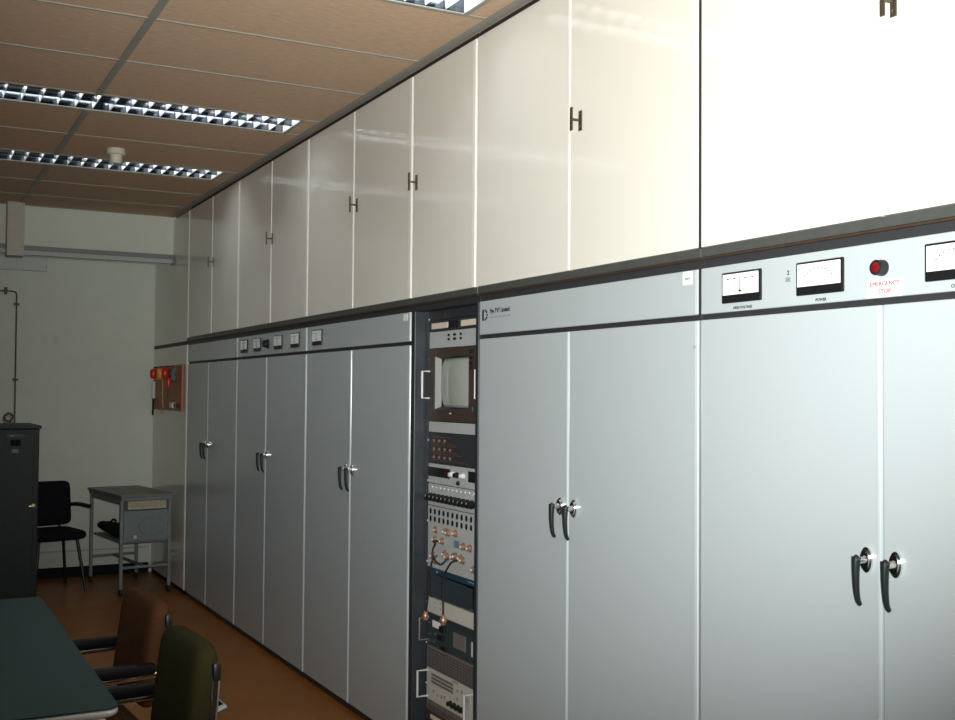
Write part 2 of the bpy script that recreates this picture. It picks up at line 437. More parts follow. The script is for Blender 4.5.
t, oy, zz, hp = G['mid']
panel_meter(t, 5.735 - oy, 1.850 + zz, .15, .085, .3)
st = MB().box(-.0012, -.0003, 4.552 - oy, 4.597 - oy, 1.876 + zz, 1.908 + zz).build('sticker', 'sticker', t)
t, oy, zz, hp = G['five']
for yy in (7.147, 6.855, 6.425, 6.109): panel_meter(t, yy - oy, 1.850 + zz, .15, .085, .2)
b = MB(); b.lathe([(.030, 0), (.030, .006), (.024, .008), (.022, .030), (.0, .032)], (-.0005, 6.644 - oy, 1.848 + zz), (-1, 0, 0), 20); b.build('push_button', 'black_plastic', t, True)

# beige end panel and its overhead twin
t = thing('end_panel', 'beige end panel from floor to rail beside the farthest cabinet, carrying the tool board', 'panel', (D, 9.360, FZ))
MB().box(0, .05, -.622, .635, .035, 1.950, .003).build('panel', 'beige_laminate', t)
MB().box(.006, .05, -.62, .63, .001, .0345).build('plinth', 'skirting', t)
MB().box(-.004, -.0003, -.622, -.590, .037, 1.948, .001).build('lit_edge_strip', 'beige_edge_lit', t)  # flash-lit panel edge, its brightness put into the paint
b = MB(); b.box(D - .001, D + .05, 8.738, 9.995, 1.9205, 1.9470); struct(b.build('trim_4', 'dark_recess'))

# rail between lower and upper row: grey band, brown bead, dark recess
for i, (y0, y1) in enumerate(((1.12, 2.495), (2.497, 3.862), (3.864, 8.735))):
    b = MB()
    b.m('rail_grey').box(-.010 + D, .3 + D, y0 + .001, y1 - .001, 1.9445, 1.9705, .002)
    b.m('rail_brown').box(-.004 + D, .3 + D, y0 + .0015, y1 - .0015, 1.9385, 1.9440)
    b.m('rail_dark').box(.004 + D, .3 + D, y0 + .002, y1 - .002, 1.9145, 1.9380)
    struct(b.build('trim_%d' % (i + 5), 'rail_grey'))

b = MB(); b.m('carcass').box(D + .002, D + .02, 2.5095, 2.5175, .002, 1.766); b.m('dark_recess').box(D - .0008, D + .02, 2.5095, 2.5175, 1.766, 1.913); b.box(D - .0008, D + .02, 2.5090, 2.5185, 1.9735, 2.975); struct(b.build('trim_8', 'dark_recess'))
# overhead cupboards
U0, U1 = 1.9735, 2.9755
def overhead(y0, y1, split, label, handle_y=None, wide=.02, hz=2.492):
    oy = (y0 + y1) / 2; a, c = y0 - oy, y1 - oy
    t = thing('overhead_cupboard', label, 'cupboard', (D, oy, U0), 0, 'beige overhead cupboards along the wall')
    H = U1 - U0
    b = MB(); b.m('carcass').box(.021, .6, a + .002, c - .002, 0, H); b.m('dark_recess').box(.010, .58, a + .004, c - .004, H, ZC - U0 - .0005)
    if split: b.m('dark_recess').box(.010, .0205, split - oy - .02, split - oy + .02, .01, H - .01)
    b.build('carcass', 'carcass', t)
    spans = [(split - oy + .0015, c - .003, .009), (a + .003, split - oy - .0015, wide)] if split else [(a + .003, c - .003, wide)]
    for p, q, wdt in spans:
        d = bevel_panel(p, q, .0015, H, bev=.002).build('door', 'beige_laminate', t)
        b = MB(); b.box(-.003, -.0002, p, p + wdt, .003, H - .003, .0012); b.build('lit_edge_strip', 'beige_edge_lit', d)  # near edge of the door, flash light painted in as a paler strip
    if handle_y: h_handle(d, handle_y - oy, hz - U0).build('handle', 'bronze', d)
    return t
overhead(1.125, 2.5115, 1.855, 'nearest beige overhead cupboard, above the cabinet with the red button', 1.812, .01, 2.470)
overhead(2.516, 3.898, 3.207, 'beige overhead cupboard above the cabinet with the maker logo', 3.140, .022, 2.479)
overhead(3.902, 4.514, None, 'narrow single-door beige overhead cupboard above the open rack', 4.466, .024, 2.488)
overhead(4.518, 5.918, 5.224, 'beige overhead cupboard left of the narrow one, showing the bright lamp reflection', 5.18, .026)
overhead(5.921, 7.318, 6.60, 'beige overhead cupboard above the cabinet with four small meters', 6.58, .024)
overhead(7.321, 8.732, 8.02, 'farthest double beige overhead cupboard, next to the plain end panel', 8.02 - .03, .024)
t = thing('overhead_end_panel', 'plain beige overhead panel at the far end, above the tool board', 'panel', (D, 9.36, 1.9475))
MB().box(0, .05, -.622, .635, 0.0005, 1.0275, .003).build('panel', 'beige_laminate', t)
MB().box(-.004, -.0003, -.622, -.592, .003, 1.024, .001).build('lit_edge_strip', 'beige_edge_lit', t)  # paler strip paints the flash light on this edge

# ------------------------------------------------------------------ open equipment rack
RY, RZ = 4.1915, FZ
rack = thing('equipment_rack', 'tall open dark grey rack full of instruments between two grey cabinets', 'rack', (D, RY, FZ))
def R(x0, x1, y0, y1, z0, z1): return (x0 - D, x1 - D, y0 - RY, y1 - RY, z0 - FZ, z1 - FZ)
for y0, y1 in ((4.472, 4.513), (3.870, 3.893)):
    MB().box(*R(D, D + .6, y0, y1, FZ + .002, 1.9138), .002).build('side_panel', 'rack_paint', rack)
MB().box(*R(D + .58, D + .6, 3.894, 4.471, FZ + .01, 1.9138)).build('back_panel', 'dark_recess', rack)
MB().box(*R(D + .05, D + .579, 3.894, 4.471, FZ + .005, .045)).build('plinth', 'rack_paint', rack)
for y0, y1 in ((4.425, 4.4715), (3.8935, 3.990)):
    r = MB().box(*R(DE + .006, DE + .03, y0, y1, .0455, 1.9138)).build('mounting_rail', 'rack_paint', rack)
    for k in range(0, 21):
        if y0 > 4.3 and k % 2 == 0:
            b = MB(); b.lathe([(.0045, 0), (.0045, .002), (.002, .0035)], (DE + .0058 - D, 4.4625 - RY, .10 + k * .0889 - FZ), (-1, 0, 0), 10); b.build('screw', 'handle_white', r, True)
GRP = 'instruments mounted in the open rack'
def module(name, label, cat, z0, z1, material, depth=.25, y0=3.967, y1=4.447):
    t = thing(name, label, cat, (DE, (y0 + y1) / 2, z0), 0, GRP)
    w = (y1 - y0) / 2
    MB().box(0, .005, -w, w, .0008, z1 - z0 - .0008, .0015).build('front_panel', material, t)
    MB().box(.0052, depth, -w + .03, w - .03, .002, z1 - z0 - .002).build('chassis', 'carcass', t)
    return t, (lambda y: y - (y0 + y1) / 2), (lambda z: z - z0)
def knob(t, y, z, r, h, m='black_plastic', name='knob', x=0.0):
    b = MB(); b.lathe([(r, 0), (r, h * .35), (r * .8, h * .45), (r * .75, h * .95), (r * .5, h), (0, h)], (x - .0003, y, z), (-1, 0, 0), 16)
    return b.build(name, m, t, True)
def slab(t, name, m, y0, y1, z0, z1, d=.002, x=0.0, bev=0.0): return MB().box(x - d - .0002, x - .0002, min(y0, y1), max(y0, y1), z0, z1, bev).build(name, m, t)
def u_handle(t, y, z0, z1, out=.05, th=.010, m='handle_white'):
    b = MB(); b.tube([(-.0003, y, z0), (-out, y, z0), (-out, y, z1), (-.0003, y, z1)], th / 2, 10)
    return b.build('handle', m, t, True)

t, fy, fz = module('blank_panel', 'plain dark panel at the very top of the rack with a faint small emblem', 'panel', 1.872, 1.9135, 'module_dark', .02)
b = MB()
for i, (q, w) in enumerate(((.031, .010), (.023, .03), (.015, .05), (.007, .07))):
    for k in range(int(w / .010)): b.box(-.0012, -.0002, fy(4.29) - w / 2 + k * .010, fy(4.29) - w / 2 + k * .010 + .006, q - .0015, q + .0015)
b.build('emblem', 'lamp_amber', t)
t, fy, fz = module('label_strip', 'narrow dark strip near the rack top holding two cream paper labels', 'panel', 1.822, 1.871, 'module_dark', .1)
for a, c in ((4.424, 4.262), (4.138, 4.000)): slab(t, 'paper_label', 'cream_card', fy(a), fy(c), .011, .036)
for k in range(3): slab(t, 'latch', 'black_plastic', fy(4.245 - k * .033), fy(4.225 - k * .033), .008, .040, .006)
t, fy, fz = module('switch_panel', 'light grey rack panel with six tiny switches just above the monitor', 'panel', 1.748, 1.821, 'module_grey')
for y_ in (4.251, 4.195, 4.137):
    for z_ in (1.806 - .004, 1.788 - .004): slab(t, 'switch', 'ink_black', fy(y_) - (.008 if y_ == 4.195 else .004), fy(y_) + (.008 if y_ == 4.195 else .004), fz(z_) - .006, fz(z_) + .004, .006)
for y_ in (4.285, 4.105): slab(t, 'marking', 'ink_grey', fy(y_) - .012, fy(y_) + .012, fz(1.797), fz(1.799), .0006)

# picture monitor: brown surround, recessed bulging tube
mt = thing('crt_monitor', 'brown rack picture monitor with a grey tube screen and white side handles', 'monitor', (DE, 4.207, 1.430), 0, GRP)
fy = lambda y: y - 4.207; fz = lambda z: z - 1.430
H = 1.747 - 1.430; W = .24
sy0, sy1, sz0, sz1 = fy(4.060), fy(4.388), fz(1.482), fz(1.712)
b = MB()
b.box(-.004, .005, sy1, W, .001, H - .001); b.box(-.004, .005, -W, sy0, .001, H - .001)
b.box(-.004, .005, sy0, sy1, .001, sz0); b.box(-.004, .005, sy0, sy1, sz1, H - .001)
b.build('bezel', 'monitor_brown', mt)
b = MB(); e = .022
def frust(a0, a1, c0, c1, m):   # tapered recess walls around the tube
    P = [(.0005, sy0, sz0), (.0005, sy1, sz0), (.0005, sy1, sz1), (.0005, sy0, sz1)]
    Q = [(e, a0, c0), (e, a1, c0), (e, a1, c1), (e, a0, c1)]
    va = [b.bm.verts.new(p) for p in P]; vb = [b.bm.verts.new(p) for p in Q]
    for i in range(4):
        b.m('screen_mask' if i == 1 else 'black_plastic'); f = b.bm.faces.new((va[i], vb[i], vb[(i + 1) % 4], va[(i + 1) % 4])); f.material_index = b.mi
frust(sy0 + .004, sy1 - .020, sz0 + .012, sz1 - .012, None)
o = b.build('mask', 'black_plastic', mt)
so = o.modifiers.new('wall', 'SOLIDIFY'); so.thickness = .002; so.offset = 1
b = MB(); n = 14; G2 = []
for i in range(n + 1):
    row = []
    for j in range(n + 1):
        u, v = 2 * i / n - 1, 2 * j / n - 1
        yy = (sy0 + sy1) / 2 - .011 + u * ((sy1 - sy0) / 2 - .017); z_ = (sz0 + sz1) / 2 + v * ((sz1 - sz0) / 2 - .010)
        row.append(b.bm.verts.new((  .027 - .022 * (1 - u * u * .62 - v * v * .38) , yy, z_)))
    G2.append(row)
for i in range(n):
    for j in range(n): b.bm.faces.new((G2[i][j], G2[i + 1][j], G2[i + 1][j + 1], G2[i][j + 1]))
o = b.build('screen', 'screen_glass', mt, True)
so = o.modifiers.new('glass', 'SOLIDIFY'); so.thickness = .004; so.offset = -1 if False else 0
MB().box(.055, .42, -.205, .205, .01, H - .01).build('chassis', 'carcass', mt)
for z_ in (1.725, 1.700, 1.677, 1.657): knob(mt, fy(4.030), fz(z_), .0085, .012, x=-.004)
u_handle(mt, fy(4.4475 - .012), fz(1.530), fz(1.648), .040); u_handle(mt, fy(3.972), fz(1.530), fz(1.648), .022, .005)
slab(mt, 'badge', 'handle_white', fy(4.235), fy(4.219), fz(1.463), fz(1.469), .001, -.004)
slab(mt, 'pilot_lamp', 'module_teal', fy(4.045), fy(4.020), fz(1.478), fz(1.497), .004, -.004)

t, fy, fz = module('blank_panel', 'blank light grey panel directly under the monitor', 'panel', 1.381, 1.4285, 'module_grey', .02)
t, fy, fz = module('indicator_panel', 'black rack panel with three rows of small amber lamps', 'panel', 1.246, 1.380, 'module_dark')
for r, z_ in enumerate((1.345, 1.309, 1.273)):
    for k in range((3, 4, 4)[r]):
        b = MB(); b.lathe([(.0075, 0), (.0075, .004), (.004, .007), (0, .008)], (-.0002, fy(4.390 - k * .053), fz(z_)), (-1, 0, 0), 12); b.build('lamp', 'lamp_dim', t, True)
    slab(t, 'legend', 'lamp_amber', fy(4.40), fy((4.22, 4.18, 4.12)[r]), fz(z_ + .014), fz(z_ + .0175), .0006)
    slab(t, 'lamp_strip', 'lamp_amber', fy(4.42), fy((4.19, 4.17, 4.10)[r]), fz(z_ - .013), fz(z_ - .010), .0006)
t, fy, fz = module('meter_panel', 'light grey rack panel with a dark digital display and white plugs', 'panel', 1.158, 1.245, 'module_grey')
b = slab(t, 'display', 'black_plastic', fy(4.440), fy(4.231), fz(1.189), fz(1.229), .004)
slab(b, 'digit', 'display_red', fy(4.285), fy(4.250), fz(1.196), fz(1.222), .0006, -.0042)
for y_, m_ in ((4.203, 'handle_white'), (4.159, 'black_plastic'), (4.105, 'handle_white')): knob(t, fy(y_), fz(1.209), .0125, .022, m_)
slab(t, 'socket', 'black_plastic', fy(4.058), fy(4.000), fz(1.188), fz(1.232), .004)
knob(t, fy(4.150), fz(1.176), .010, .010)
t, fy, fz = module('selector_panel', 'grey rack panel with a row of eleven big black knobs', 'panel', 1.061, 1.157, 'module_grey')
for k in range(11):
    y_ = 4.412 - k * .0390
    kb = knob(t, fy(y_), fz(1.098), .0185, .030); slab(kb, 'pointer', 'handle_white', fy(y_) - .002, fy(y_) + .002, fz(1.100), fz(1.108), .0006, -.0305)
    b = MB(); b.lathe([(.0045, 0), (.003, .003), (0, .004)], (-.0002, fy(y_ - .01), fz(1.142)), (-1, 0, 0), 10); b.build('indicator', 'handle_white', t, True)
t, fy, fz = module('patch_bay', 'light grey patch panel with black sockets above copper coaxial connectors', 'panel', .791, 1.060, 'module_grey')
for r, z_ in enumerate((1.036, 1.003)):
    for k in range(10):
        y_ = 4.417 - k * .0427
        b = MB(); b.prism([(math.cos(2 * PI * i / 16) * .0075, math.sin(2 * PI * i / 16) * .0125) for i in range(16)], (-.0002, fy(y_), fz(z_)), (0, 1, 0), (0, 0, 1), (-1, 0, 0), .003); b.build('socket', 'ink_black', t)
CONN = [(4.363, .959, 0), (4.366, .917, 1), (4.295, .918, 1), (4.264, .962, 2), (4.240, .960, 2), (4.169, .965, 1), (4.095, .919, 2), (4.038, .919, 2), (4.385, .845, 2), (4.372, .825, 2), (4.268, .866, 2), (4.245, .858, 2), (4.188, .866, 2), (4.165, .870, 2), (4.118, .868, 2), (4.100, .862, 2), (4.000, .838, 2)]
for y_, z_, q in CONN:
    b = MB(); b.m('copper_plug').lathe([(.0165, 0), (.0165, .004), (.012, .006), (.012, .014 if q else .010), (.009, .015 if q else .011), (.009, .018 if q else .012), (0, .018 if q else .012)], (-.0002, fy(y_), fz(z_)), (-1, 0, 0), 14)
    b.m('handle_white').lathe([(.0062, 0), (.0062, .003), (0, .004)], (-.0182 if q else -.0122, fy(y_), fz(z_)), (-1, 0, 0), 10)
    b.build('connector', 'copper_plug', t, True)
slab(t, 'marking', 'tool_blue', fy(4.19), fy(4.14), fz(.905), fz(.935), .0006)
t, fy, fz = module('blue_strip', 'narrow blue rack strip below the copper connectors', 'panel', .765, .790, 'module_blue', .2)
slab(t, 'legend', 'tool_blue', fy(4.06), fy(4.00), .012, .019, .0006)
b = MB(); b.lathe([(.006, 0), (.004, .003), (0, .004)], (-.0002, fy(4.35), .013), (-1, 0, 0), 10); b.build('screw', 'tool_blue', t, True)
t, fy, fz = module('blank_panel', 'cream rack panel with four small dots behind the hanging black cables', 'panel', .593, .660, 'module_cream', .02)
for y_, z_ in ((4.369, .643), (4.314, .647), (4.368, .621), (4.313, .624)):
    b = MB(); b.lathe([(.005, 0), (.004, .001), (0, .0012)], (-.0002, fy(y_), fz(z_)), (-1, 0, 0), 8); b.build('dot', 'ink_grey', t, True)
t, fy, fz = module('rack_instrument', 'dark green grey rack instrument with a small white window and black switches', 'instrument', .453, .592, 'module_teal')
slab(t, 'window', 'white_card', fy(4.386), fy(4.312), fz(.538), fz(.566), .003)
for y0_, y1_, z0_, z1_ in ((4.306, 4.256, .531, .556), (4.320, 4.266, .496, .516), (4.288, 4.236, .458, .472)): slab(t, 'switch', 'black_plastic', fy(y0_), fy(y1_), fz(z0_), fz(z1_), .012, 0, .002)
slab(t, 'cover_plate', 'vent_grey', fy(4.184), fy(4.076), fz(.490), fz(.552), .003)
slab(t, 'marker', 'module_grey', fy(4.022), fy(4.013), fz(.484), fz(.543), .003)
for y_, z_ in ((4.42, .55), (4.42, .50), (4.42, .47), (4.36, .51), (4.37, .475)): knob(t, fy(y_), fz(z_), .008, .01, 'module_teal')
u = MB(); u.tube([(-.0003, fy(4.43), fz(.475)), (-.045, fy(4.43), fz(.475)), (-.045, fy(4.43), fz(.570)), (-.0003, fy(4.43), fz(.570))], .004, 8); u.build('handle', 'vent_grey', t, True)
slab(t, 'legend', 'module_dark', fy(4.44), fy(3.98), fz(.572), fz(.588), .0006)
def vent(label, z0, z1):
    t, fy, fz = module('vent_panel', label, 'panel', z0, z1, 'vent_grey', .02)
    b = MB(); rows = int((z1 - z0 - .012) / .012)
    for r in range(rows):
        for k in range(34):
            y_ = 4.43 - k * .0135; z_ = .010 + r * .012
            b.box(-.0006, -.0001, fy(y_) - .003, fy(y_) + .003, z_ - .0042, z_ + .0042)
    b.build('perforation', 'dark_recess', t)
vent('perforated grey vent panel above the cream instrument with handles', .354, .452)
t, fy, fz = module('signal_generator', 'cream instrument with two white end handles near the rack foot', 'instrument', .215, .353, 'module_cream')
fy2 = fy
for k in range(3): slab(t, 'display_window', 'vent_grey', fy(4.395), fy(4.185), fz(.326 - k * .0155), fz(.336 - k * .0155), .002)
slab(t, 'badge', 'ink_grey', fy(4.20), fy(4.14), fz(.343), fz(.349), .0008)
for y_ in (4.204, 4.168, 4.132, 4.096): knob(t, fy(y_), fz(.250), .0125, .02)
for k, (y_, z_) in enumerate(((4.14, .318), (4.10, .322), (4.14, .285), (4.05, .30), (4.37, .262), (4.33, .252), (4.29, .256), (4.26, .262))): slab(t, 'button', 'ink_grey', fy(y_) - .006, fy(y_) + .006, fz(z_) - .006, fz(z_) + .006, .004)
slab(t, 'key_field', 'module_grey', fy(4.08), fy(4.03), fz(.265), fz(.315), .002)
u_handle(t, fy(4.435), fz(.228), fz(.340)); u_handle(t, fy(3.990), fz(.228), fz(.340))
vent('perforated grey vent panel below the cream instrument with handles', .170, .214)
t, fy, fz = module('blank_panel', 'brown wooden looking bottom rack panel with a cream strip along its top', 'panel', .046, .169, 'monitor_brown', .05)
slab(t, 'strip', 'cream_card', fy(4.40), fy(3.98), fz(.140), fz(.157), .003)

# cables hanging in front of the connectors
XC = D + .016
def cable(label, pts, plugs):
    P = [(p[2] if len(p) > 2 else XC, p[0], p[1]) for p in pts]; o = Vector(P[0])
    t = thing('patch_cable', label, 'cable', o, 0, 'black patch cables in the rack')
    b = MB(); b.tube([Vector(p) - o for p in P], .0042, 8, 2); b.build('cord', 'black_rubber', t, True)
    for i in plugs:
        p = Vector(P[i]) - o; d = Vector((-1, 0, 0)) if False else Vector((0, 0, -1))
        b = MB(); b.m('copper_plug').lathe([(.006, .012), (.011, 0), (.0135, -.006), (.0135, -.020), (.010, -.028), (0, -.028)], p, (0, 0, 1), 14); b.m('brass').torus(p + Vector((0, 0, -.012)), (0, 0, 1), .0145, .003, 14, 6); b.build('plug', 'copper_plug', t, True)
cable('short black cable looping between two copper connectors of the patch panel', [(4.291, .919, DE - .024), (4.285, .925, XC - .012), (4.270, .915), (4.307, .885), (4.305, .855), (4.282, .838), (4.225, .829), (4.205, .838), (4.190, .862, DE - .024)], [])
cable('left of two long black cables hanging to copper plugs over the cream panel', [(4.300, .858, DE - .024), (4.306, .845), (4.322, .807), (4.346, .746), (4.346, .675), (4.362, .622), (4.372, .600)], [6])
cable('right of two long black cables hanging to copper plugs over the cream panel', [(4.110, .862, DE - .024), (4.128, .855), (4.177, .809), (4.195, .786), (4.200, .722), (4.198, .640), (4.197, .612)], [6])

# ------------------------------------------------------------------ tool board on the end panel
t = thing('tool_board', 'brown wooden tool board mounted on the beige end panel', 'board', (D - .0045, 9.37, 1.395))
XB = D - .0245
MB().box(-.018, -.0003, -.54, .535, 0, .370, .003).build('board', 'board_wood', t)
b = MB(); b.tube([(-.0185, .31, .262), (-.040, .31, .262), (-.040, .055, .262), (-.040, .040, .25), (-.040, .035, .02), (-.0185, .035, .02)], .0055, 8, 1); b.build('brass_rail', 'brass', t, True)
for y_, z_ in ((-.24, .30), (-.41, .352)):
    b = MB(); b.tube([(-.0183, y_, z_), (-.038, y_, z_ - .003), (-.042, y_, z_ + .006)], .003, 8); b.build('hook', 'brass', t, True)
b = MB(); b.lathe([(.014, 0), (.014, .01), (.009, .016), (0, .018)], (-.0183, .115, .142), (-1, 0, 0), 14); b.build('knob', 'brass', t, True)
def tool(name, label, cat, y, z, build):
    t = thing(name, label, cat, (XB - .012, y, z), 0, 'things hung on the tool board'); build(t); return t
def lantern(m):
    def f(t):
        b = MB(); b.lathe([(.0, -.085), (.020, -.083), (.027, -.070), (.028, -.02), (.021, -.004), (.0, -.002)], (-.016, 0, 0), (0, 0, 1), 18); b.build('body', m, t, True)
        b = MB(); b.tube([(-.016, 0, -.004), (-.012, 0, .014), (.0130, 0, .012)], .004, 8); b.build('hanger', 'black_metal', t, True)
    return f
tool('signal_lamp', 'red lamp at the far upper corner of the tool board', 'lamp', 9.76, 1.745, lantern('tool_red'))
tool('signal_lamp', 'small orange lamp between two red ones on the tool board', 'lamp', 9.49, 1.745, lantern('tool_orange'))
tool('signal_lamp', 'red lamp right of the orange one on the tool board', 'lamp', 9.30, 1.745, lantern('tool_red'))
def chain(t):
    for k in range(7):
        b = MB(); b.torus((-.016, .012 * (-1) ** k, -.015 - k * .019), (1, 0, 0) if k % 2 else (.5, .8, 0), .013, .0045, 14, 6); b.build('link', 'tool_blue' if k % 3 else 'chrome', t, True)
tool('chain', 'short blue grey chain hanging at the upper right of the tool board', 'chain', 8.96, 1.760, chain)
def rod(t):
    b = MB(); b.cyl((-.003, 0, 0), (-.003, 0, -.145), .017, 14); b.build('grip', 'handle_white', t, True)
    b = MB(); b.cyl((-.003, 0, -.146), (-.003, .03, -.29), .010, 12, .007); b.build('shaft', 'black_metal', t, True)
tool('earthing_rod', 'white gripped dark rod hanging at the far edge of the tool board', 'tool', 9.80, 1.635, rod)
def driver(t):
    b = MB(); b.lathe([(.0, 0), (.016, -.004), (.02, -.03), (.016, -.075), (.012, -.085)], (-.02, 0, 0), (0, 0, 1), 14); b.build('grip', 'tool_red', t, True)
    b = MB(); b.cyl((-.02, 0, -.0855), (-.02, 0, -.16), .006, 10); b.build('shaft', 'black_metal', t, True)
tool('screwdriver', 'dark red handled screwdriver hanging below the chain on the tool board', 'tool', 9.14, 1.660, driver)
def block(t):
    MB().box(-.030, .0, -.055, .055, -.022, .022, .004).build('block', 'cream_card', t); MB().box(-.033, -.0302, -.04, .04, -.010, .010).build('label_window', 'white_card', t)
    MB().box(-.024, .0, -.105, -.058, -.018, .018, .004).build('clip', 'black_plastic', t)
tool('terminal_block', 'cream block with a black clip low on the tool board', 'block', 9.0, 1.440, block)

# ------------------------------------------------------------------ far wall: trunking, conduit, hatch
t = thing('cable_trunking', 'grey cable trunking along the bottom edge of the far beam', 'trunking', (1.46, 9.30, 2.625))
MB().box(-.575, .58, -.055, 0, 0.012, .052, .002).build('lid', 'trunk_dark', t); MB().box(-.575, .565, -.07, 0, -.022, .0115, .002).build('channel', 'trunk_grey', t)
MB().box(.566, .584, -.075, -.0005, -.03, .0115, .002).build('end_cap', 'trunk_dark', t)
for x_ in (-.2, .1, .33): MB().box(x_ - .01, x_ + .01, -.074, -.0705, -.004, .010, .001).build('clip', 'trunk_grey', t)
t = thing('cable_trunking', 'stub of grey cable trunking at the photo left edge beyond the boxed pipe', 'trunking', (.3, 9.30, 2.63))
MB().box(-.9, .455, -.055, 0, 0.012, .052, .002).build('lid', 'trunk_dark', t); MB().box(-.9, .455, -.07, 0, -.022, .0115, .002).build('channel', 'trunk_grey', t)
t = thing('conduit_pipe', 'thin dark conduit pipe bending down the far wall behind the steel cabinet', 'pipe', (.91, 9.985, 1.8))
b = MB(); b.tube([(-1.6, 0, .578), (-.05, 0, .578), (-.012, 0, .573), (-.002, 0, .56), (0, 0, .52), (.003, 0, -.9)], .0065, 10, 1); b.build('pipe', 'conduit', t, True)
for x_, z_, v in ((-.085, .578, 0), (0, .47, 1), (.001, -.16, 1)):
    (MB().box(x_ - .022, x_ + .022, -.011, .0148, z_ - .009, z_ + .009, .002) if v else MB().box(x_ - .012, x_ + .012, -.014, .0148, z_ - .03, z_ + .03, .002)).build('clip', 'conduit', t)
t = thing('access_hatch', 'flat rectangular hatch cover under the beam at the upper left of the far wall', 'hatch', (.72, 10.0, 2.56))
MB().box(-.42, .42, -.006, -.0004, 0, .2, .001).build('cover', 'hatch_paint', t); MB().box(-.424, .424, -.004, -.0004, -.004, -.0003).build('frame', 'trunk_dark', t); MB().box(.4203, .425, -.004, -.0004, -.004, .2).build('frame', 'trunk_grey', t)
for x_, lb in ((1.14, 'left of two small white wall plugs on the bare far wall'), (1.228, 'right of two small white wall plugs on the bare far wall')):
    b = MB(); b.box(-.012, .012, -.006, -.0004, -.03, .03, .002); o = b.build('wall_plug', 'hatch_paint'); o.location = (x_, 10.0, 1.978); tag(o, lb, 'wall plug', 'wall plugs')

# ------------------------------------------------------------------ steel cabinet at the left edge
t = thing('steel_cabinet', 'dark grey green steel cabinet with a lifting ring behind the green table', 'cabinet', (.52, 7.93, FZ))
MB().box(-.33, .325, -.33, .33, .0, 1.335, .006).build('body', 'steel_cabinet', t)
MB().box(-.340, .337, -.34, .345, 1.3355, 1.356, .005).build('lid', 'steel_cabinet', t)
fr = MB().box(-.30, .295, -.338, -.3305, .06, 1.30, .003).build('door', 'steel_cabinet', t)
MB().box(.13, .234, -.3405, -.3385, 1.255 + .03, 1.282 + .02, .0).build('nameplate', 'black_plastic', t)
MB().box(.153, .212, -.3415, -.3385, 1.228, 1.268, .002).build('nameplate', 'ink_black', t)
MB().box(.162, .20, -.3405, -.3385, 1.185, 1.208).build('badge', 'rail_grey', t)
MB().box(.150, .17, -.3415, -.3407, 1.288, 1.297).build('badge', 'rail_grey', t)
b = MB(); b.lathe([(.014, 0), (.014, .006), (.008, .010), (.008, .02), (0, .021)], (.295, -.339, .845), (0, -1, 0), 14); b.box(.265, .30, -.362, -.355, .84, .85, .002); b.build('lock', 'brass', t, True)
b = MB(); b.lathe([(.026, 0), (.026, .008), (.012, .014), (.012, .03)], (.155, -.15, 1.3563), (0, 0, 1), 16); b.torus((.155, -.15, 1.406), (0, 1, 0), .025, .0075, 22, 8); b.build('lifting_ring', 'conduit', t, True)

# ------------------------------------------------------------------ green topped table
TX0, TX1, TY0, TY1, TZ = -.42, .540, 2.985, 4.715, .735
t = thing('work_table', 'table with a dark green top and shiny metal rim in the lower left foreground', 'table', ((TX0 + TX1) / 2, (TY0 + TY1) / 2, FZ))
hx, hy, zt = (TX1 - TX0) / 2, (TY1 - TY0) / 2, TZ - FZ
def rr(hx, hy, r, n=6):
    P = []
    for cx, cy, a0 in ((hx - r, hy - r, 0), (-hx + r, hy - r, 90), (-hx + r, -hy + r, 180), (hx - r, -hy + r, 270)):
        for i in range(n + 1): a = math.radians(a0 + 90 * i / n); P.append((cx + r * math.cos(a), cy + r * math.sin(a)))
    return P
MB().prism(rr(hx, hy, .035), (0, 0, zt - .004), (1, 0, 0), (0, 1, 0), (0, 0, 1), .004).prism(rr(hx - .012, hy - .012, .03), (0, 0, zt - .026), (1, 0, 0), (0, 1, 0), (0, 0, 1), .0219).build('tabletop', 'table_green', t)
b = MB(); P = [(p[0], p[1], zt - .0148) for p in rr(hx - .0085, hy - .0085, .032)]; b.tube(P + [P[0], P[1]], .0100, 10, 0, (1, 1)); b.build('rim', 'table_rim', t, True)
MB().box(-hx + .03, hx - .035, -hy + .004, -hy + .018, zt - .150, zt - .0268, .003).build('apron', 'table_cream', t); MB().box(-hx + .03, hx - .06, hy - .035, hy - .015, zt - .106, zt - .0268, .003).build('apron', 'table_cream', t)
MB().box(hx - .075, hx - .0605, -hy + .036, hy - .036, zt - .09, zt - .0268, .003).build('apron', 'table_cream', t); MB().box(-hx + .03, -hx + .045, -hy + .036, hy - .036, zt - .09, zt - .0268, .003).build('apron', 'table_cream', t)
for sx in (-1, 1):
    for sy in (-1, 1):
        x_, y_ = sx * (hx - .42), sy * (hy - .10); b = MB(); b.box(x_ - .018, x_ + .018, y_ - .018, y_ + .018, .012, zt - .027, .003); b.build('leg', 'table_leg', t); 
        
